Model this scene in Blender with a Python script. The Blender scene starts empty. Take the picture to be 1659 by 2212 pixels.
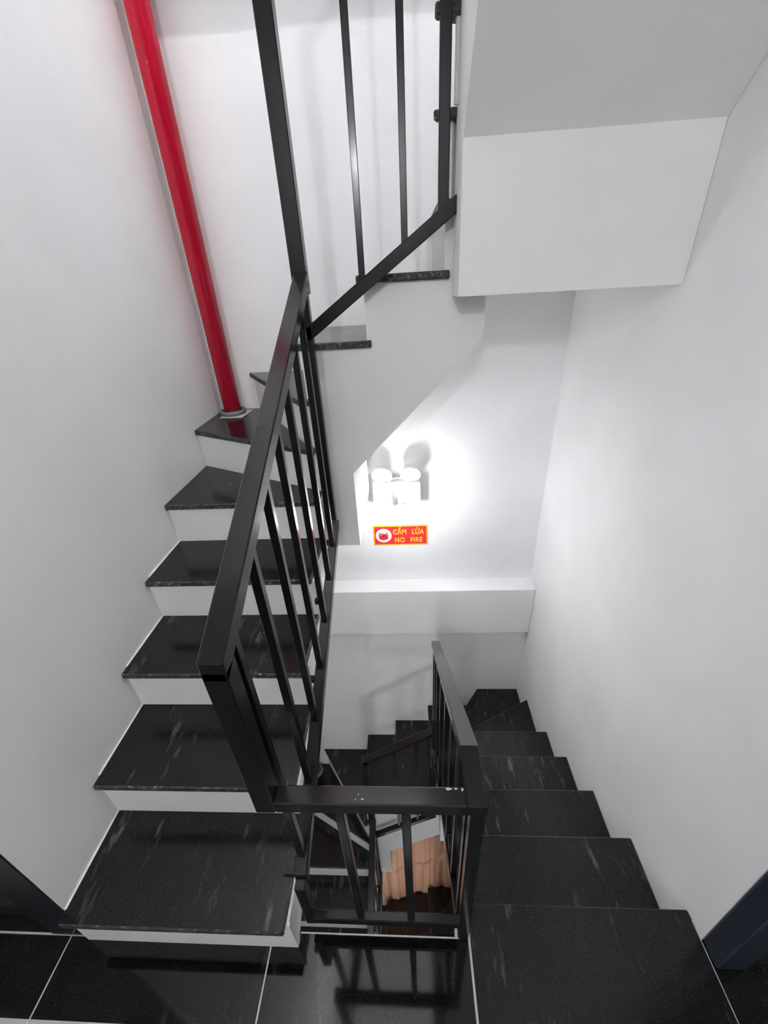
import bpy, bmesh, math, random
from mathutils import Vector, Matrix
random.seed(7)
S = bpy.context.scene
C = S.collection
# ------------------------------------------------------------------ camera
F_PX, YAW, PITCH, ROLL, EYE = 878.05, -0.068, 0.513, -0.06, 1.529
cy, sy = math.cos(YAW), math.sin(YAW)
fwd = Vector((sy*math.cos(PITCH), cy*math.cos(PITCH), -math.sin(PITCH)))
r0 = Vector((cy, -sy, 0)); u0 = r0.cross(fwd)
c_, s_ = math.cos(ROLL), math.sin(ROLL)
right = c_*r0 + s_*u0; up = -s_*r0 + c_*u0
cam = bpy.data.cameras.new('camera'); camo = bpy.data.objects.new('camera', cam); C.objects.link(camo)
camo.matrix_world = Matrix(((right.x, up.x, -fwd.x, 0), (right.y, up.y, -fwd.y, 0), (right.z, up.z, -fwd.z, EYE), (0, 0, 0, 1)))
cam.sensor_fit = 'HORIZONTAL'; cam.sensor_width = 36; cam.lens = 36*F_PX/1659
cam.clip_start = 0.02
S.camera = camo
# ------------------------------------------------------------------ world and exposure
w = bpy.data.worlds.new('world'); S.world = w; w.use_nodes = True
w.node_tree.nodes['Background'].inputs[0].default_value = (0.75, 0.8, 0.9, 1)
w.node_tree.nodes['Background'].inputs[1].default_value = 0.3
S.view_settings.view_transform = 'Standard'; S.view_settings.look = 'None'
S.view_settings.gamma = 1; S.view_settings.use_curve_mapping = False
S.view_settings.exposure = 1.54
BULB_MAIN, BULB_REAR, LAMP_TOP, FILL_LOW, FILL_CURT = 48.0, 250.0, 670.0, 18.0, 460.0

# ------------------------------------------------------------------ materials
def mat(name, col, rough=0.5, metallic=0.0, spec=0.5):
    m = bpy.data.materials.new(name); m.use_nodes = True
    b = m.node_tree.nodes['Principled BSDF']
    b.inputs['Base Color'].default_value = (*col, 1); b.inputs['Roughness'].default_value = rough
    b.inputs['Metallic'].default_value = metallic; b.inputs['Specular IOR Level'].default_value = spec
    return m, m.node_tree, b
def node(nt, t, **kw):
    n = nt.nodes.new(t)
    for k, v in kw.items():
        if k in n.inputs: n.inputs[k].default_value = v
        else: setattr(n, k, v)
    return n
def coords(nt, scale=(1, 1, 1), world=True):
    if world:
        g = nt.nodes.new('ShaderNodeNewGeometry'); out = g.outputs['Position']
    else:
        g = nt.nodes.new('ShaderNodeTexCoord'); out = g.outputs['Object']
    mp = nt.nodes.new('ShaderNodeMapping'); mp.inputs['Scale'].default_value = scale
    nt.links.new(out, mp.inputs['Vector']); return mp.outputs['Vector']
def ramp(nt, fac, stops):
    r = nt.nodes.new('ShaderNodeValToRGB'); nt.links.new(fac, r.inputs['Fac'])
    while len(r.color_ramp.elements) < len(stops): r.color_ramp.elements.new(0.5)
    for e, (p, c) in zip(r.color_ramp.elements, stops):
        e.position = p; e.color = (*c, 1) if len(c) == 3 else c
    return r.outputs['Color']
def bump(nt, b, h, strength, dist=0.002):
    n = nt.nodes.new('ShaderNodeBump'); n.inputs['Strength'].default_value = strength; n.inputs['Distance'].default_value = dist
    nt.links.new(h, n.inputs['Height']); nt.links.new(n.outputs['Normal'], b.inputs['Normal'])

def paint(name, col):
    m, nt, b = mat(name, col, 0.62, spec=0.3)
    v = coords(nt)
    n = node(nt, 'ShaderNodeTexNoise', Scale=3.0, Detail=5.0); nt.links.new(v, n.inputs['Vector'])
    lo = tuple(c*0.95 for c in col); hi = tuple(min(1, c*1.03) for c in col)
    nt.links.new(ramp(nt, n.outputs['Fac'], [(0.3, lo), (0.7, hi)]), b.inputs['Base Color'])
    n2 = node(nt, 'ShaderNodeTexNoise', Scale=70.0, Detail=6.0); nt.links.new(v, n2.inputs['Vector'])
    bump(nt, b, n2.outputs['Fac'], 0.12, 0.002)
    return m
PAINT = paint('white_wall_paint', (0.88, 0.88, 0.885))
PLASTER = paint('white_stair_plaster', (0.83, 0.83, 0.82))

def stone(name, rough, streak, base=(0.006, 0.006, 0.007)):
    m, nt, b = mat(name, base, rough, spec=0.42)
    v = coords(nt, (34, 7, 7))
    n = node(nt, 'ShaderNodeTexNoise', Scale=1.0, Detail=8.0, Roughness=0.65); nt.links.new(v, n.inputs['Vector'])
    big = node(nt, 'ShaderNodeTexNoise', Scale=2.3, Detail=3.0); nt.links.new(coords(nt, (1.6, 1, 1)), big.inputs['Vector'])
    k1 = ramp(nt, n.outputs['Fac'], [(0.57, (0, 0, 0)), (0.74, (1, 1, 1))])
    k2 = ramp(nt, big.outputs['Fac'], [(0.42, (0, 0, 0)), (0.60, (1, 1, 1))])
    mul = node(nt, 'ShaderNodeMath', operation='MULTIPLY'); nt.links.new(k1, mul.inputs[0]); nt.links.new(k2, mul.inputs[1])
    mx = node(nt, 'ShaderNodeMixRGB'); nt.links.new(mul.outputs[0], mx.inputs[0])
    mx.inputs[1].default_value = (*base, 1); mx.inputs[2].default_value = (*streak, 1)
    # fine dust speckle
    sp = node(nt, 'ShaderNodeTexNoise', Scale=420.0, Detail=2.0); nt.links.new(coords(nt), sp.inputs['Vector'])
    dust = ramp(nt, sp.outputs['Fac'], [(0.55, (0, 0, 0)), (0.8, (0.02, 0.02, 0.022))])
    ad = node(nt, 'ShaderNodeMixRGB', blend_type='ADD'); ad.inputs[0].default_value = 1
    nt.links.new(mx.outputs[0], ad.inputs[1]); nt.links.new(dust, ad.inputs[2])
    nt.links.new(ad.outputs[0], b.inputs['Base Color'])
    rr = ramp(nt, big.outputs['Fac'], [(0.3, (rough*0.85,)*3), (0.7, (rough*1.25,)*3)])
    nt.links.new(rr, b.inputs['Roughness'])
    return m
TREAD = stone('black_polished_granite', 0.17, (0.15, 0.15, 0.155))
TILE = stone('black_glossy_floor_tile', 0.06, (0.03, 0.03, 0.032), (0.004, 0.004, 0.0045))
m, nt, b = mat('raw_granite_edge', (0.05, 0.05, 0.05), 0.55); EDGE = m
n = node(nt, 'ShaderNodeTexNoise', Scale=75.0, Detail=7.0, Roughness=0.7); nt.links.new(coords(nt), n.inputs['Vector'])
nt.links.new(ramp(nt, n.outputs['Fac'], [(0.42, (0.012, 0.012, 0.013)), (0.56, (0.05, 0.05, 0.05)), (0.72, (0.35, 0.35, 0.34))]), b.inputs['Base Color'])
bump(nt, b, n.outputs['Fac'], 0.6, 0.004)
m, nt, b = mat('black_painted_steel', (0.012, 0.0115, 0.013), 0.17, spec=0.28); STEEL = m
n = node(nt, 'ShaderNodeTexNoise', Scale=6.0, Detail=3.0); nt.links.new(coords(nt), n.inputs['Vector'])
nt.links.new(ramp(nt, n.outputs['Fac'], [(0.3, (0.13,)*3), (0.7, (0.21,)*3)]), b.inputs['Roughness'])
GROUT = mat('pale_grout', (0.62, 0.62, 0.60), 0.8)[0]
m, nt, b = mat('red_enamel', (0.70, 0.008, 0.04), 0.2); RED = m
n = node(nt, 'ShaderNodeTexNoise', Scale=38.0, Detail=3.0); nt.links.new(coords(nt, (1, 1, 0.4)), n.inputs['Vector'])
nt.links.new(ramp(nt, n.outputs['Fac'], [(0.74, (0.70, 0.008, 0.04)), (0.78, (0.75, 0.45, 0.45))]), b.inputs['Base Color'])
GREYPL = mat('grey_plastic', (0.16, 0.165, 0.17), 0.45)[0]
PAPER = mat('off_white_card', (0.38, 0.38, 0.37), 0.7)[0]
WHITEPL = mat('white_plastic', (0.84, 0.85, 0.85), 0.35)[0]
SLOT = mat('shaded_slot_plastic', (0.32, 0.33, 0.34), 0.5)[0]
LENS = mat('clear_lens', (0.80, 0.82, 0.84), 0.12, spec=0.8)[0]
CHROME = mat('frosted_reflector', (0.66, 0.67, 0.69), 0.3)[0]
SIGNRED = mat('sign_red', (0.78, 0.035, 0.04), 0.4)[0]
SIGNYEL = mat('sign_yellow', (0.86, 0.55, 0.03), 0.4)[0]
SIGNWHT = mat('sign_white', (0.82, 0.80, 0.76), 0.4)[0]
SIGNDRK = mat('sign_dark', (0.20, 0.02, 0.03), 0.4)[0]
DOORBLK = mat('black_door_paint', (0.010, 0.011, 0.014), 0.25)[0]
JAMB = mat('blue_black_frame_paint', (0.016, 0.022, 0.036), 0.3)[0]
ORANGE = mat('orange_indicator', (0.8, 0.15, 0.03), 0.3)[0]
m, nt, b = mat('brown_curtain_cloth', (0.46, 0.29, 0.21), 0.85, spec=0.1); CURTAIN = m
m, nt, b = mat('patterned_border_tile', (0.5, 0.5, 0.47), 0.3); PATTERN = m
wv = node(nt, 'ShaderNodeTexVoronoi', Scale=17.0); nt.links.new(coords(nt), wv.inputs['Vector']); wv.inputs['Randomness'].default_value = 0.25
nt.links.new(ramp(nt, wv.outputs['Distance'], [(0.18, (0.45, 0.45, 0.42)), (0.22, (0.04, 0.04, 0.04)), (0.36, (0.05, 0.05, 0.05)), (0.42, (0.5, 0.5, 0.47))]), b.inputs['Base Color'])
def glow(name, col, strength):
    m = bpy.data.materials.new(name); m.use_nodes = True; nt = m.node_tree
    nt.nodes.remove(nt.nodes['Principled BSDF'])
    e = node(nt, 'ShaderNodeEmission'); e.inputs[0].default_value = (*col, 1); e.inputs[1].default_value = strength
    nt.links.new(e.outputs[0], nt.nodes['Material Output'].inputs[0]); return m

# ------------------------------------------------------------------ mesh helpers
def obj(name, bm, mats, parent=None):
    me = bpy.data.meshes.new(name)
    bmesh.ops.recalc_face_normals(bm, faces=bm.faces)
    bm.to_mesh(me); bm.free()
    for m in (mats if isinstance(mats, (list, tuple)) else [mats]): me.materials.append(m)
    o = bpy.data.objects.new(name, me); C.objects.link(o)
    if parent is not None: o.parent = parent
    return o
def tag(o, label=None, cat=None, group=None, kind=None):
    if label: o['label'] = label
    if cat: o['category'] = cat
    if group: o['group'] = group
    if kind: o['kind'] = kind
    return o
def thing(name, label, cat, group=None):
    o = bpy.data.objects.new(name, None); C.objects.link(o); o.empty_display_size = 0.1
    return tag(o, label, cat, group)
def add_poly(bm, lo, hi):
    a = [bm.verts.new(p) for p in lo]; b = [bm.verts.new(p) for p in hi]; n = len(a)
    bm.faces.new(a); bm.faces.new(b)
    for i in range(n): bm.faces.new((a[i], a[(i+1) % n], b[(i+1) % n], b[i]))
def pz(poly, z0, z1, bm=None):
    bm = bm or bmesh.new(); add_poly(bm, [(x, y, z0) for x, y in poly], [(x, y, z1) for x, y in poly]); return bm
def px(poly, x0, x1, bm=None):
    bm = bm or bmesh.new(); add_poly(bm, [(x0, y, z) for y, z in poly], [(x1, y, z) for y, z in poly]); return bm
def py(poly, y0, y1, bm=None):
    bm = bm or bmesh.new(); add_poly(bm, [(x, y0, z) for x, z in poly], [(x, y1, z) for x, z in poly]); return bm
def box(x0, x1, y0, y1, z0, z1, bm=None):
    return pz([(x0, y0), (x1, y0), (x1, y1), (x0, y1)], z0, z1, bm)
def bev(bm, off, seg=1):
    bmesh.ops.recalc_face_normals(bm, faces=bm.faces)
    bmesh.ops.bevel(bm, geom=list(bm.edges), offset=off, segments=seg, profile=0.6, affect='EDGES'); return bm
def bar_y(x0, x1, ya, za, yb, zb, t):           # rail running in y; za / zb are its top, t its vertical depth
    return px([(ya, za), (yb, zb), (yb, zb-t), (ya, za-t)], x0, x1)
def bar_x(y0, y1, xa, za, xb, zb, t):
    return py([(xa, za), (xb, zb), (xb, zb-t), (xa, za-t)], y0, y1)
def lathe(prof, seg=24, axis='z', at=(0, 0, 0)):
    bm = bmesh.new(); rings = []
    for r, h in prof:
        ring = []
        for i in range(seg):
            a = 2*math.pi*i/seg
            p = (r*math.cos(a), r*math.sin(a), h) if axis == 'z' else (r*math.cos(a), h, r*math.sin(a))
            ring.append(bm.verts.new((p[0]+at[0], p[1]+at[1], p[2]+at[2])))
        rings.append(ring)
    for a, b in zip(rings, rings[1:]):
        for i in range(seg): bm.faces.new((a[i], a[(i+1) % seg], b[(i+1) % seg], b[i]))
    bm.faces.new(rings[0]); bm.faces.new(rings[-1]); return bm
def smooth(o):
    for p in o.data.polygons: p.use_smooth = len(p.vertices) < 5
    return o
def tube(path, r, seg=8):
    bm = bmesh.new(); rings = []; pts = [Vector(p) for p in path]
    for i, p in enumerate(pts):
        d = (pts[min(i+1, len(pts)-1)]-pts[max(i-1, 0)]).normalized()
        s = d.orthogonal().normalized() if abs(d.y) > 0.99 else d.cross(Vector((0, 1, 0))).normalized()
        t = d.cross(s).normalized()
        rings.append([bm.verts.new(p+s*r*math.cos(2*math.pi*k/seg)+t*r*math.sin(2*math.pi*k/seg)) for k in range(seg)])
    for a, b in zip(rings, rings[1:]):
        for k in range(seg): bm.faces.new((a[k], a[(k+1) % seg], b[(k+1) % seg], b[k]))
    bm.faces.new(rings[0]); bm.faces.new(rings[-1]); return bm

# ------------------------------------------------------------------ plan of the stairwell (metres)
XL, XR = -0.908, 0.733            # side walls
YBU, YBL = 1.985, 1.922           # back wall above / below the beam
YWL, YWR = 0.373, 0.404           # where the side walls end at the landing
FU = 2.92                         # height of the landing above
SX = -0.325                       # inner face of left flight
RX = 0.150                        # inner face of right flight
BY = 1.42                         # inner face of back flight
ZTOP, ZBOT = 6.0, -6.3
def struct(name, bm, m, parent=None):
    o = obj(name, bm, m, parent)
    if parent is None: o['kind'] = 'structure'
    return o
struct('wall_left', box(XL-0.12, XL, YWL, 2.12, ZBOT, ZTOP), PAINT)
struct('wall_right', box(XR, XR+0.12, YWR, 2.12, ZBOT, ZTOP), PAINT)
struct('wall_back', box(XL, XR, YBU, 2.12, -0.2, ZTOP), PAINT)
struct('wall_back_lower', box(XL, XR, YBL, 2.12, ZBOT, -0.30), PAINT)
struct('trim_1', bev(box(XL, XR, 1.874, 2.0, -0.423, -0.074), 0.004), PAINT)
struct('trim_2', bev(box(XL, XR, 1.874, 2.0, FU-0.423, FU-0.074), 0.004), PAINT)
struct('wall_rear', box(-1.9, 1.9, -1.90, -1.80, ZBOT, ZTOP), PAINT)
struct('wall_corridor_left', box(-2.0, -1.9, -1.90, 1.2, ZBOT, ZTOP), PAINT)
struct('wall_corridor_right', box(1.9, 2.0, -1.90, 1.2, ZBOT, ZTOP), PAINT)
struct('wall_front_left', box(-1.9, XL-0.12, YWL+0.08, YWL+0.18, ZBOT, ZTOP), PAINT)
struct('wall_front_right', box(XR+0.12, 1.9, YWR+0.02, YWR+0.12, ZBOT, ZTOP), PAINT)
struct('ceiling', box(-2.0, 2.0, -1.9, 2.12, ZTOP, ZTOP+0.1), PAINT)

def landing(name, z, rows=True):
    root = bpy.data.objects.new(name, None); C.objects.link(root); root['kind'] = 'structure'
    obj('slab', pz([(-1.9, -1.8), (1.9, -1.8), (1.9, 0.40), (RX, 0.40), (RX, 0.4435), (XR-0.001, 0.4435), (XR-0.001, YWR), (1.9, YWR+0.02), (1.9, 0.40), (0.104, 0.40), (0.104, 0.392), (SX, 0.392), (SX, 0.355), (XL, 0.355), (XL-0.12, YWL+0.08), (-1.9, YWL+0.08)][:2] +
        [(1.9, YWR+0.02), (XR+0.002, YWR), (XR-0.001, 0.4435), (0.104, 0.4435), (0.104, 0.392), (SX+0.003, 0.392), (SX+0.003, 0.378), (XL, 0.378), (XL-0.12, YWL+0.08), (-1.9, YWL+0.08)], z-0.16, z-0.012), PLASTER, root)
    obj('grout', pz([(-1.88, -1.79), (1.88, -1.79), (1.88, YWR), (XR-0.002, YWR), (XR-0.002, 0.44), (0.104, 0.44), (0.104, 0.3915), (SX+0.003, 0.3915), (SX+0.003, 0.378), (-1.88, 0.378)], z-0.012, z-0.0015), GROUT, root)
    g = 0.0022
    xs = [-1.88, -1.52, -0.962, -0.397, 0.131]
    for x0, x1 in zip(xs, xs[1:]):
        ye = 0.3665 if x1 < SX else 0.3875
        if x0 < SX < x1:
            poly = [(x0+g, 0.2205), (x1-g, 0.2205), (x1-g, 0.44) , (0.1075, 0.44), (0.1075, 0.3875), (SX+0.004, 0.3875), (SX+0.004, 0.3665), (x0+g, 0.3665)]
        else: poly = [(x0+g, 0.2205), (x1-g, 0.2205), (x1-g, ye), (x0+g, ye)]
        obj('tile', pz(poly, z-0.010, z), TILE, root)
        if x1 < SX: obj('tile', box(x0+g, min(x1-g, XL+0.0) if x1 > XL else x1-g, 0.372, YWL+0.08, z-0.010, z), TILE, root)
        obj('tile', box(x0+g, x1-g, -0.34, 0.128, z-0.010, z), TILE, root)
        obj('border_tile', box(x0+g, x1-g, 0.131, 0.2175, z-0.010, z), PATTERN, root)
        obj('tile', box(x0+g, x1-g, -0.90, -0.343, z-0.010, z), TILE, root)
    o = obj('tile', bev(pz([(0.131+g, -0.34), (XR-0.002, -0.34), (XR-0.002, 0.461), (0.131+g, 0.461)], z-0.022, z), 0.003), [TREAD], root)
    obj('tile', box(XR-0.0018, 1.3, -0.34, YWR-0.002, z-0.010, z), TILE, root)
    obj('tile', box(1.3+g, 1.88, -0.34, YWR-0.002, z-0.010, z), TILE, root)
    for x0, x1 in ((0.131, XR), (XR, 1.3), (1.3, 1.88)): obj('tile', box(x0+g, x1-g, -0.90, -0.343, z-0.010, z), TILE, root)
    for x0, x1 in zip([-1.88, -1.52, -0.962, -0.397, 0.131, XR, 1.3], [-1.52, -0.962, -0.397, 0.131, XR, 1.3, 1.88]):
        for y0, y1 in ((-1.46, -0.903), (-1.79, -1.463)): obj('tile', box(x0+g, x1-g, y0, y1, z-0.010, z), TILE, root)
    return root

# ------------------------------------------------------------------ staircases
GL, YL1, GR, YR0, OV, TT = 0.238, 0.343, 0.233, 0.461, 0.018, 0.022
def yl(n): return YL1+GL*(n-1)
def yr(n): return YR0+GR*(17-n)
def staircase(label, z, yb, corner, sa, sb, bb, bt):
    """z[0..17] heights; treads 1-16; corner/sa/sb/bb/bt heights of the plastered underside"""
    root = thing('staircase', label, 'staircase')
    xe, xi, ye = SX-0.006, 0.108, 1.402
    T = {}
    for n in range(1, 5): T[n] = [(XL, yl(n)), (xe, yl(n)), (xe, yl(n+1)+OV+0.004), (XL, yl(n+1)+OV+0.004)]
    T[5] = [(XL, yl(5)), (xe, yl(5)), (xe, 1.385), (XL, 1.682)]
    T[6] = [(XL, 1.657), (xe, 1.360), (xe, 1.395), (-0.36, 1.412), (-0.715, yb), (XL, yb)]
    T[7] = [(-0.739, yb), (-0.362, 1.385), (-0.330, ye), (-0.330, yb)]
    T[8] = [(-0.362, yb), (-0.362, ye), (-0.104, ye), (-0.104, yb)]
    T[9] = [(-0.139, yb), (-0.139, ye), (0.142, ye), (0.142, yb)]
    T[10] = [(0.106, yb), (0.106, ye), (0.165, ye), (0.478, yb)]
    T[11] = [(0.456, yb), (0.090, ye+0.004), (0.165, ye-0.012), (XR, 1.742), (XR, yb)]
    T[12] = [(XR, 1.721), (0.092, 1.392), (0.092, 1.365), (XR, 1.365)]
    for n in range(13, 17): T[n] = [(xi, yr(n)), (XR, yr(n)), (XR, yr(n+1)-OV-0.004), (xi, yr(n+1)-OV-0.004)]
    for n in range(1, 17):
        bm = bev(pz(T[n], z[n]-TT, z[n]), 0.0035)
        for f in bm.faces:
            f.normal_update(); f.material_index = 0 if f.normal.z > 0.3 else 1
        bmesh.ops.recalc_face_normals(bm, faces=bm.faces)
        for f in bm.faces:
            f.normal_update(); f.material_index = 0 if f.normal.z > 0.9 else 1
        obj('tread', bm, [TREAD, EDGE], root)
    for n in range(1, 5): obj('sealant', box(XL, XL+0.0045, yl(n)+0.03, yl(n+1)+OV, z[n]-0.002, z[n]+0.002), PLASTER, root)
    # risers: thin plaster faces, a little proud of the stair body
    def riser(n, a, b):
        a = Vector(a); b = Vector(b); d = (b-a).normalized(); nn = Vector((-d.y, d.x))*0.008
        obj('riser', pz([tuple(a), tuple(b), tuple(b+nn), tuple(a+nn)], z[n-1]-0.001, z[n]-TT+0.001), PLASTER, root)
    for n in range(1, 6): riser(n, (XL, yl(n)+OV), (SX+0.003, yl(n)+OV))
    riser(6, (XL, 1.675), (SX+0.003, 1.379))
    riser(7, (-0.722, yb), (-0.345, 1.412))
    riser(8, (-0.342, yb), (-0.342, BY)); riser(9, (-0.118, yb), (-0.118, BY-0.006)); riser(10, (0.127, yb), (0.127, BY-0.006))
    riser(11, (0.474, yb), (0.135, BY)); riser(12, (XR, 1.704), (0.14, 1.384))
    for n in range(13, 18): riser(n, (XR, yr(n)-OV), (RX-0.003, yr(n)-OV))
    # bodies
    prof = [(yl(1)+OV+0.008, z[0]-0.012)]
    for n in range(1, 6):
        prof.append((yl(n)+OV+0.008, z[n]-TT)); prof.append(((yl(n+1)+OV+0.008) if n < 5 else BY, z[n]-TT))
    prof += [(BY, corner), (0.80, z[0]+0.19), (0.50, z[0]+0.05)]
    obj('flight_slab', px(prof, XL+0.001, SX), PLASTER, root)
    q = lambda n: z[n]-TT
    obj('winder_block', pz([(XL, BY), (SX-0.03, BY), (XL, 1.69)], corner, q(5)), PLASTER, root)
    obj('winder_block', pz([(XL, 1.69), (SX, 1.395), (-0.345, 1.425), (-0.715, yb), (XL, yb)], corner, q(6)), PLASTER, root)
    obj('winder_block', pz([(-0.715, yb), (-0.345, 1.425), (-0.334, 1.425), (-0.334, yb)], corner, q(7)), PLASTER, root)
    obj('flight_slab', py([(-0.334, corner), (-0.205, corner), (-0.205, sa), (0.255, sb), (0.255, bb), (0.135, bb), (0.135, q(9)), (-0.110, q(9)), (-0.110, q(8)), (-0.334, q(8))], BY, yb), PLASTER, root)
    obj('winder_block', pz([(0.135, BY), (0.17, BY), (0.478, yb), (0.135, yb)], bb, q(10)), PLASTER, root)
    obj('winder_block', pz([(0.17, BY), (0.15, 1.40), (XR, 1.712), (XR, yb), (0.478, yb)], bb, q(11)), PLASTER, root)
    obj('winder_block', pz([(RX, 1.367), (XR, 1.367), (XR, 1.712), (0.15, 1.40)], bb, q(12)), PLASTER, root)
    prof = [(1.367, bb), (1.367, q(12))]
    prof.append((yr(13)-OV-0.008, q(12)))
    for n in range(13, 17):
        prof.append((yr(n)-OV-0.008, q(n))); prof.append((yr(n+1)-OV-0.008, q(n)))
    prof += [(yr(17)-OV-0.008, z[17]-0.30), (1.247, bt), (1.247, bb)]
    obj('flight_slab', px(prof, RX, XR-0.001), PLASTER, root)
    return root

ZU = [0, .17, .34, .51, .68, .85, 1.02, 1.19, 1.37, 1.552, 1.722, 1.905, 2.075, 2.24, 2.41, 2.58, 2.75, 2.92]
ZL = [-3.115, -2.93, -2.745, -2.56, -2.375, -2.19, -1.985, -1.77, -1.57, -1.385, -1.205, -1.02, -0.86, -0.68, -0.51, -0.34, -0.17, 0.0]
DB = 3.12
staircase('black-treaded staircase rising along the left wall and turning across the back wall', ZU, YBU, 0.57, 0.90, 1.355, 1.485, 1.81)
staircase('dark staircase descending along the right wall below the emergency light', ZL, YBL, -2.60, -2.245, -1.885, -1.62, -1.25)
staircase('lowest black staircase glimpsed through the stairwell opening in front of the curtain', [a-DB for a in ZL], 1.884, -2.60-DB, -2.245-DB, -1.885-DB, -1.62-DB, -1.25-DB)
landing('floor', 0.0)
landing('floor_upper', FU)
landing('floor_lower', ZL[0])

# ------------------------------------------------------------------ railings
HX0, HX1 = -0.308, -0.268          # left handrail
GX0, GX1 = 0.094, 0.132            # right handrail
FY0, FY1 = 1.338, 1.378            # back railing plane
def railing(label, d):
    root = thing('stair_railing', label, 'railing')
    B = 0.0025
    def part(name, bm, b=B): return obj(name, bev(bm, b), STEEL, root)
    # left flight
    (ya, za), (yb_, zb) = d['lh']; (yc, zc), (ye_, ze) = d['lb']
    H = lambda y: za+(zb-za)*(y-ya)/(yb_-ya); Bt = lambda y: zc+(ze-zc)*(y-yc)/(ye_-yc)
    part('handrail', bar_y(HX0, HX1, ya, za, yb_, zb, 0.04))
    part('newel', box(HX0, HX1, ya, ya+0.036, d['g0']-0.036, za-0.02))
    part('bottom_rail', bar_y(-0.300, -0.268, yc, zc, ye_, ze, 0.038))
    part('newel', box(-0.296, -0.270, 0.389, 0.417, d['g0']-0.69+0.07, zc-0.012))
    for y in d['ly']: part('baluster', box(-0.294, -0.276, y-0.009, y+0.009, Bt(y)-0.01, H(y)-0.03), 0.0015)
    for y in d['lbr']: part('bracket', box(SX-0.004, -0.285, y-0.008, y+0.008, Bt(y)-0.03, Bt(y)-0.012), 0.001)
    # back flight
    (x0, z0), (x1, z1) = d['bh']; (x2, z2), (x3, z3) = d['bb']
    H2 = lambda x: z0+(z1-z0)*(x-x0)/(x1-x0); B2 = lambda x: z2+(z3-z2)*(x-x2)/(x3-x2)
    part('newel', box(-0.318, -0.274, FY0, FY1, zb-0.06, z0))
    part('newel', box(-0.309, -0.279, FY0+0.005, FY1-0.005, ze-0.05, zb-0.05))
    part('handrail', bar_x(FY0, FY1, x0, z0, x1, z1, 0.04))
    part('bottom_rail', bar_x(FY0+0.005, FY1-0.005, x2, z2, x3, z3, 0.042))
    for x in (-0.115, 0.010): part('baluster', box(x-0.009, x+0.009, 1.349, 1.367, B2(x)-0.01, H2(x)-0.03), 0.0015)
    # right flight and guard of the landing above
    zt = d['g1']; yk, yf, zf = 0.497, 1.378, d['rf']; (yq, zq), (yp, zp) = d['rb']
    part('newel', box(0.101, 0.129, FY0+0.008, FY1-0.008, z3-0.055, zf-0.03))
    part('handrail', bar_y(GX0, GX1, yf, zf, yk, zt, 0.036))
    part('handrail', bar_y(GX0, GX1, yk, zt, 0.385, zt, 0.034))
    H3 = lambda y: zf+(zt-zf)*(y-yf)/(yk-yf) if y > yk else zt
    B3 = lambda y: zq+(zp-zq)*(y-yq)/(yp-yq)
    part('bottom_rail', bar_y(0.100, 0.124, yq, zq, yp, zp, 0.03))
    for y in d['ry']: part('baluster', box(0.103, 0.121, y-0.009, y+0.009, B3(y)-0.01, H3(y)-0.03), 0.0015)
    for y in (0.62, 0.85, 1.08, 1.3): part('bracket', box(0.112, RX+0.003, y-0.008, y+0.008, B3(y)-0.026, B3(y)-0.01), 0.001)
    part('post', box(0.102, 0.130, 0.387, 0.413, zt-0.69+0.002, zt-0.03))
    part('handrail', bar_x(0.385, 0.419, HX1, zt, GX0, zt, 0.034))
    part('bottom_rail', bar_x(0.387, 0.408, -0.275, zt-0.690+0.110, 0.105, zt-0.690+0.106, 0.03))
    for x in (-0.149, -0.020): part('baluster', box(x-0.009, x+0.009, 0.391, 0.409, zt-0.690+0.07, zt-0.03), 0.0015)
    return root
LY = (0.452, 0.588, 0.722, 0.853, 0.985, 1.122, 1.245)
RY = (0.445, 0.56, 0.706, 0.857, 1.016, 1.178, 1.29)
UP = dict(lh=((0.385, 1.072), (1.338, 1.570)), lb=((0.412, 0.293), (1.345, 0.742)), g0=0.69, ly=LY, lbr=(0.425, 0.83, 1.06, 1.27),
          bh=((-0.296, 2.30), (0.106, 2.59)), bb=((-0.300, 1.418), (0.150, 1.722)), g1=FU+0.69, rf=FU+0.043,
          rb=((0.412, FU+0.03), (1.378, FU-0.80)), ry=RY)
dz = ZL[0]
LO = dict(lh=((0.385, dz+1.072), (1.338, dz+1.56)), lb=((0.412, dz+0.293), (1.345, dz+0.742)), g0=dz+0.69, ly=LY, lbr=(0.425, 0.83, 1.06, 1.27),
          bh=((-0.300, -0.905), (0.106, -0.615)), bb=((-0.300, -1.82), (0.130, -1.50)), g1=0.69, rf=0.045,
          rb=((0.412, 0.03), (1.378, -0.80)), ry=RY)
def shift(d, s):
    e = dict(d)
    for k in ('lh', 'lb', 'bh', 'bb', 'rb'): e[k] = tuple((a, b+s) for a, b in d[k])
    for k in ('g0', 'g1', 'rf'): e[k] = d[k]+s
    return e
railing('black steel railing climbing the left flight and the back flight', UP)
guard = railing('black steel railing guarding the near landing edge and descending on the right', LO)
railing('black steel railing deep in the stairwell below the lower landing', shift(LO, ZL[0]))

CHIP = mat('bare_metal_chip', (0.55, 0.56, 0.57), 0.4)[0]
for cx, cyy, rx_, ry_ in ((-0.113, 0.394, 0.0012, 0.0012), (-0.108, 0.403, 0.001, 0.001), (0.062, 0.4145, 0.008, 0.0022), (0.076, 0.4150, 0.004, 0.0018), (0.088, 0.4140, 0.003, 0.003), (-0.100, 0.395, 0.004, 0.0008)):
    obj('paint_chip', pz([(cx+rx_*math.cos(a)*(0.7+0.3*math.cos(3*a)), cyy+ry_*math.sin(a)) for a in [k*math.pi/4 for k in range(8)]], 0.6898, 0.6904), CHIP, guard)

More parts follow.
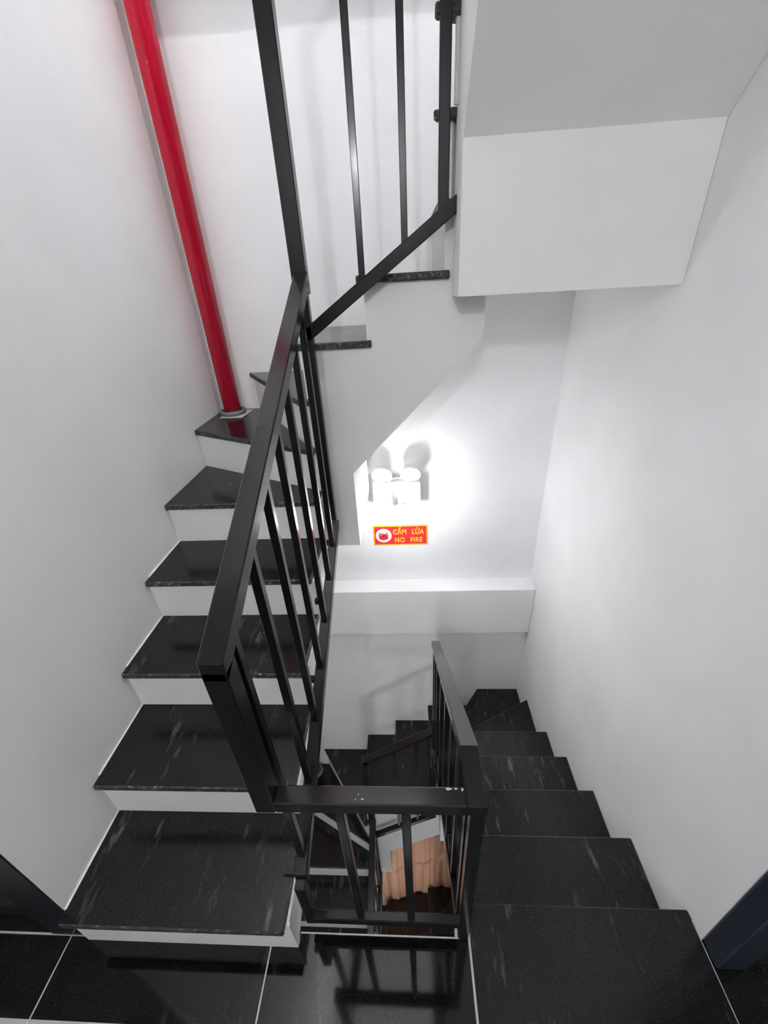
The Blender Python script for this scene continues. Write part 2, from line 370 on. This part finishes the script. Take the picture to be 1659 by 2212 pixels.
# ------------------------------------------------------------------ doors beside the landing
d1 = bpy.data.objects.new('door_1', None); C.objects.link(d1); d1['kind'] = 'structure'
obj('door_frame', box(XL-0.11, XL-0.004, YWL-0.004, YWL+0.01, 0.001, 2.2), DOORBLK, d1)
obj('door_leaf', box(-1.85, XL-0.122, YWL+0.03, YWL+0.075, 0.004, 2.2), DOORBLK, d1)
d2 = bpy.data.objects.new('door_2', None); C.objects.link(d2); d2['kind'] = 'structure'
obj('door_frame', bev(box(XR+0.001, XR+0.07, 0.350, YWR-0.002, 0.001, 2.2), 0.003), JAMB, d2)
obj('door_leaf', box(XR+0.072, 1.6, 0.360, YWR-0.004, 0.004, 2.2), DOORBLK, d2)

# ------------------------------------------------------------------ red pipe
p = thing('fire_pipe', 'red riser pipe standing in the back left corner of the upper stairs', 'pipe')
PX, PY, PR = -0.822, 1.900, 0.040
smooth(obj('pipe', lathe([(PR, ZU[6]-0.0), (PR, ZTOP-0.02)], 32, at=(PX, PY, 0)), RED, p))
smooth(obj('collar', lathe([(PR+0.001, ZU[6]+0.002), (PR+0.020, ZU[6]+0.002), (PR+0.020, ZU[6]+0.018), (PR+0.012, ZU[6]+0.022), (PR+0.012, ZU[6]+0.008), (PR+0.001, ZU[6]+0.008)], 32, at=(PX, PY, 0)), GREYPL, p))
obj('base_card', pz([(-0.862, 1.822), (-0.752, 1.818), (-0.742, 1.955), (-0.862, 1.965)], ZU[6]+0.0005, ZU[6]+0.002), PAPER, p)
p2 = thing('fire_pipe', 'red riser pipe in the dark corner of the lower stairs', 'pipe')
smooth(obj('pipe', lathe([(PR, ZL[6]), (PR, -0.43)], 32, at=(PX, 1.86, 0)), RED, p2))
smooth(obj('collar', lathe([(PR+0.001, ZL[6]+0.002), (PR+0.02, ZL[6]+0.002), (PR+0.02, ZL[6]+0.02), (PR+0.001, ZL[6]+0.02)], 32, at=(PX, 1.86, 0)), GREYPL, p2))

# ------------------------------------------------------------------ lamps
def bulb(label, x, y, z, strength, col, wall_y=None):
    t = thing('light_bulb', label, 'light bulb')
    R_, L_ = 0.033, 0.075
    prof = [(0.012, 0.012), (0.020, 0.004), (R_, -0.008), (R_, -L_+0.02)]
    for k in range(1, 6):
        a = k*math.pi/12; prof.append((R_*math.cos(a), -L_+0.02-R_*0.8*math.sin(a)))
    prof.append((0.003, -L_+0.02-R_*0.8))
    smooth(obj('glass', lathe(prof, 24, at=(x, y, z)), glow('bulb_glow', col, strength), t))
    smooth(obj('socket', lathe([(0.021, 0.0125), (0.023, 0.022), (0.022, 0.055), (0.012, 0.062)], 24, at=(x, y, z)), WHITEPL, t))
    if wall_y is not None:
        s = 1 if wall_y > y else -1
        a, b = sorted((y+s*0.018, wall_y-s*0.001))
        obj('arm', bev(box(x-0.006, x+0.006, a, b, z+0.034, z+0.046), 0.002), WHITEPL, t)
    return t
def emergency_light(label, x0, x1, zb, zt, yw):
    t = thing('emergency_light', label, 'emergency light')
    yf = yw-0.088
    obj('housing', bev(box(x0, x1, yf, yw-0.001, zb, zt), 0.005, 2), WHITEPL, t)
    n = 9
    for k in range(n):
        z = zb+0.022+k*(zt-zb-0.035)/(n-1)
        for a, b in ((x0+0.008, x0+0.068), (x1-0.068, x1-0.008)) if k % 4 else ((x0+0.008, x0+0.040), (x1-0.050, x1-0.008)):
            obj('vent_slot', box(a, b, yf-0.0012, yf+0.001, z, z+0.0032), SLOT, t)
    obj('ledge', bev(box(x0+0.01, x1-0.01, yf-0.004, yf+0.002, zt-0.008, zt-0.002), 0.001), WHITEPL, t)
    smooth(obj('handle', tube([(x0+0.085+0.045*(1-math.cos(a)), yf+0.02, zt+0.024*math.sin(a)-0.002) for a in [math.pi*i/10 for i in range(11)]], 0.004), WHITEPL, t))
    obj('indicator', box(x0+0.150, x0+0.175, yf-0.0015, yf+0.001, zb+0.012, zb+0.022), ORANGE, t)
    for sx_ in (x0+0.052, x1-0.050):
        h = smooth(obj('lamp_head', lathe([(0.020, 0.038), (0.040, 0.030), (0.053, 0.004), (0.053, -0.004), (0.046, -0.006)], 32, 'y'), WHITEPL, t))
        h.location = (sx_, yf+0.004, zt+0.044); h.rotation_euler = (math.radians(24), 0, 0)
        smooth(obj('reflector', lathe([(0.046, -0.005), (0.045, -0.0075), (0.012, -0.0085)], 32, 'y'), CHROME, h))
        smooth(obj('lens', lathe([(0.018, -0.0078), (0.014, -0.013), (0.004, -0.015)], 20, 'y'), LENS, h))
        obj('bracket', box(sx_-0.012, sx_+0.012, yf+0.02, yf+0.036, zt-0.002, zt+0.02), WHITEPL, t)
    return t
emergency_light('white twin-head emergency light mounted on the back wall above the red sign', -0.181, 0.067, 0.490, 0.626, YBU)
bulb('glowing white bulb in front of the emergency light', -0.068, 1.705, 0.582, BULB_MAIN, (0.97, 0.985, 1.0), YBU-0.089)
bulb('bare bulb on the wall behind the viewer above the landing', -0.26, -1.60, 2.42, BULB_REAR, (0.965, 0.98, 1.0), -1.80)
pd = bulb('bare bulb hanging on a cord high in the stairwell', 0.22, 0.83, 4.45, LAMP_TOP, (0.985, 0.975, 1.0))
obj('cord', box(0.217, 0.223, 0.827, 0.833, 4.505, ZTOP-0.001), WHITEPL, pd)
cl = thing('fill_dome', 'added unseen dome light under the near landing slab, brightening the lower wall', 'lamp')  # unseen dome added to lift the lower back wall with soft shadows
zc = -0.162
obj('rim', lathe([(0.195, zc), (0.195, zc-0.03), (0.178, zc-0.032)], 32, at=(-0.1, -0.55, 0)), WHITEPL, cl)
smooth(obj('diffuser', lathe([(0.175*math.cos(k*math.pi/16), zc-0.033-0.11*math.sin(k*math.pi/16)) for k in range(8)], 32, at=(-0.1, -0.55, 0)), glow('fill_dome_glow', (0.97, 0.97, 1.0), FILL_LOW), cl))
bulb('added unseen warm bulb at the lowest landing, lighting the curtain', -0.20, -1.20, ZL[0]-DB+2.2, FILL_CURT, (1.0, 0.88, 0.78), -1.80)  # unseen warm bulb added so the curtain far below is lit

# ------------------------------------------------------------------ sign
sg = thing('warning_sign', 'red and yellow no fire sign below the emergency light', 'sign')
SX0, SX1, SZ0, SZ1, SYF = -0.205, 0.110, 0.186, 0.320, YBU-0.003
obj('board', box(SX0, SX1, SYF, YBU-0.0005, SZ0, SZ1), SIGNYEL, sg)
obj('panel', box(SX0+0.008, SX1-0.008, SYF-0.0012, SYF-0.0001, SZ0+0.008, SZ1-0.008), SIGNRED, sg)
ccx, ccz = SX0+0.060, (SZ0+SZ1)/2
obj('disc', lathe([(0.046, -0.0024), (0.046, -0.0013)], 40, 'y', at=(ccx, SYF, ccz)), SIGNWHT, sg)
fl = [(-0.026, 0.018), (-0.030, -0.004), (-0.022, -0.022), (-0.004, -0.030), (0.014, -0.027), (0.027, -0.012), (0.026, 0.014), (0.019, 0.004), (0.013, 0.020), (0.008, 0.002), (0.0, 0.026), (-0.004, 0.004), (-0.011, 0.022), (-0.014, 0.0), (-0.020, 0.008)]
obj('flame', py([(ccx+a, ccz+b) for a, b in fl], SYF-0.0034, SYF-0.0025), SIGNRED, sg)
bm = bmesh.new()
for s in (1, -1):
    d = Vector((1, 0.9*s)).normalized(); nn = Vector((-d.y, d.x))*0.0022
    pts = [d*0.034+nn, d*-0.034+nn, d*-0.034-nn, d*0.034-nn]
    py([(ccx+q.x, ccz+q.y) for q in pts], SYF-0.0044-0.0004*s, SYF-0.0036-0.0004*s, bm)
obj('cross', bm, SIGNDRK, sg)
def lettering(txt, cx, cz, width, height):
    cu = bpy.data.curves.new('txt', 'FONT'); cu.body = txt; cu.align_x = 'CENTER'; cu.offset = 0.028; cu.extrude = 0.02; cu.space_word = 1.3; cu.space_character = 1.08
    o = bpy.data.objects.new('txt', cu); C.objects.link(o)
    dg = bpy.context.evaluated_depsgraph_get(); me = bpy.data.meshes.new_from_object(o.evaluated_get(dg))
    bpy.data.objects.remove(o); bpy.data.curves.remove(cu)
    xs = [v.co.x for v in me.vertices]; ys = [v.co.y for v in me.vertices]
    return me, min(xs), max(xs), min(ys), max(ys)
def put(name, txt, x0, x1, z0, z1):
    me, a, b, c, d = lettering(txt, 0, 0, 0, 0)
    # cap height measured from plain letters sits between z0 and z1
    for v in me.vertices:
        x = x0+(v.co.x-a)/(b-a)*(x1-x0); zz = z0+(v.co.y)/0.70*(z1-z0); v.co = Vector((x, SYF-0.0018-v.co.z*0.02, zz))
    me.materials.append(SIGNYEL); o = bpy.data.objects.new(name, me); C.objects.link(o); o.parent = sg
    return o
put('lettering', 'C\u1ea4M  L\u1eecA', SX0+0.115, SX1-0.022, 0.261, 0.293)
put('lettering', 'NO  FIRE', SX0+0.124, SX1-0.030, 0.206, 0.238)

# ------------------------------------------------------------------ curtain far below
bm = bmesh.new(); N = 120; cols = []
for i in range(N+1):
    u = i/N; x = -0.62+1.30*u
    y = 1.902+0.010*math.sin(u*58+1.3*math.sin(u*9))+0.004*math.sin(u*141)
    cols.append((bm.verts.new((x, y, -2.75)), bm.verts.new((x, y+0.004*math.sin(u*40), -4.9))))
for a, b in zip(cols, cols[1:]): bm.faces.new((a[0], b[0], b[1], a[1]))
cur = smooth(obj('curtain', bm, CURTAIN)); tag(cur, 'brown pleated curtain hanging at the bottom of the stairwell', 'curtain')
md = cur.modifiers.new('thickness', 'SOLIDIFY'); md.thickness = 0.003
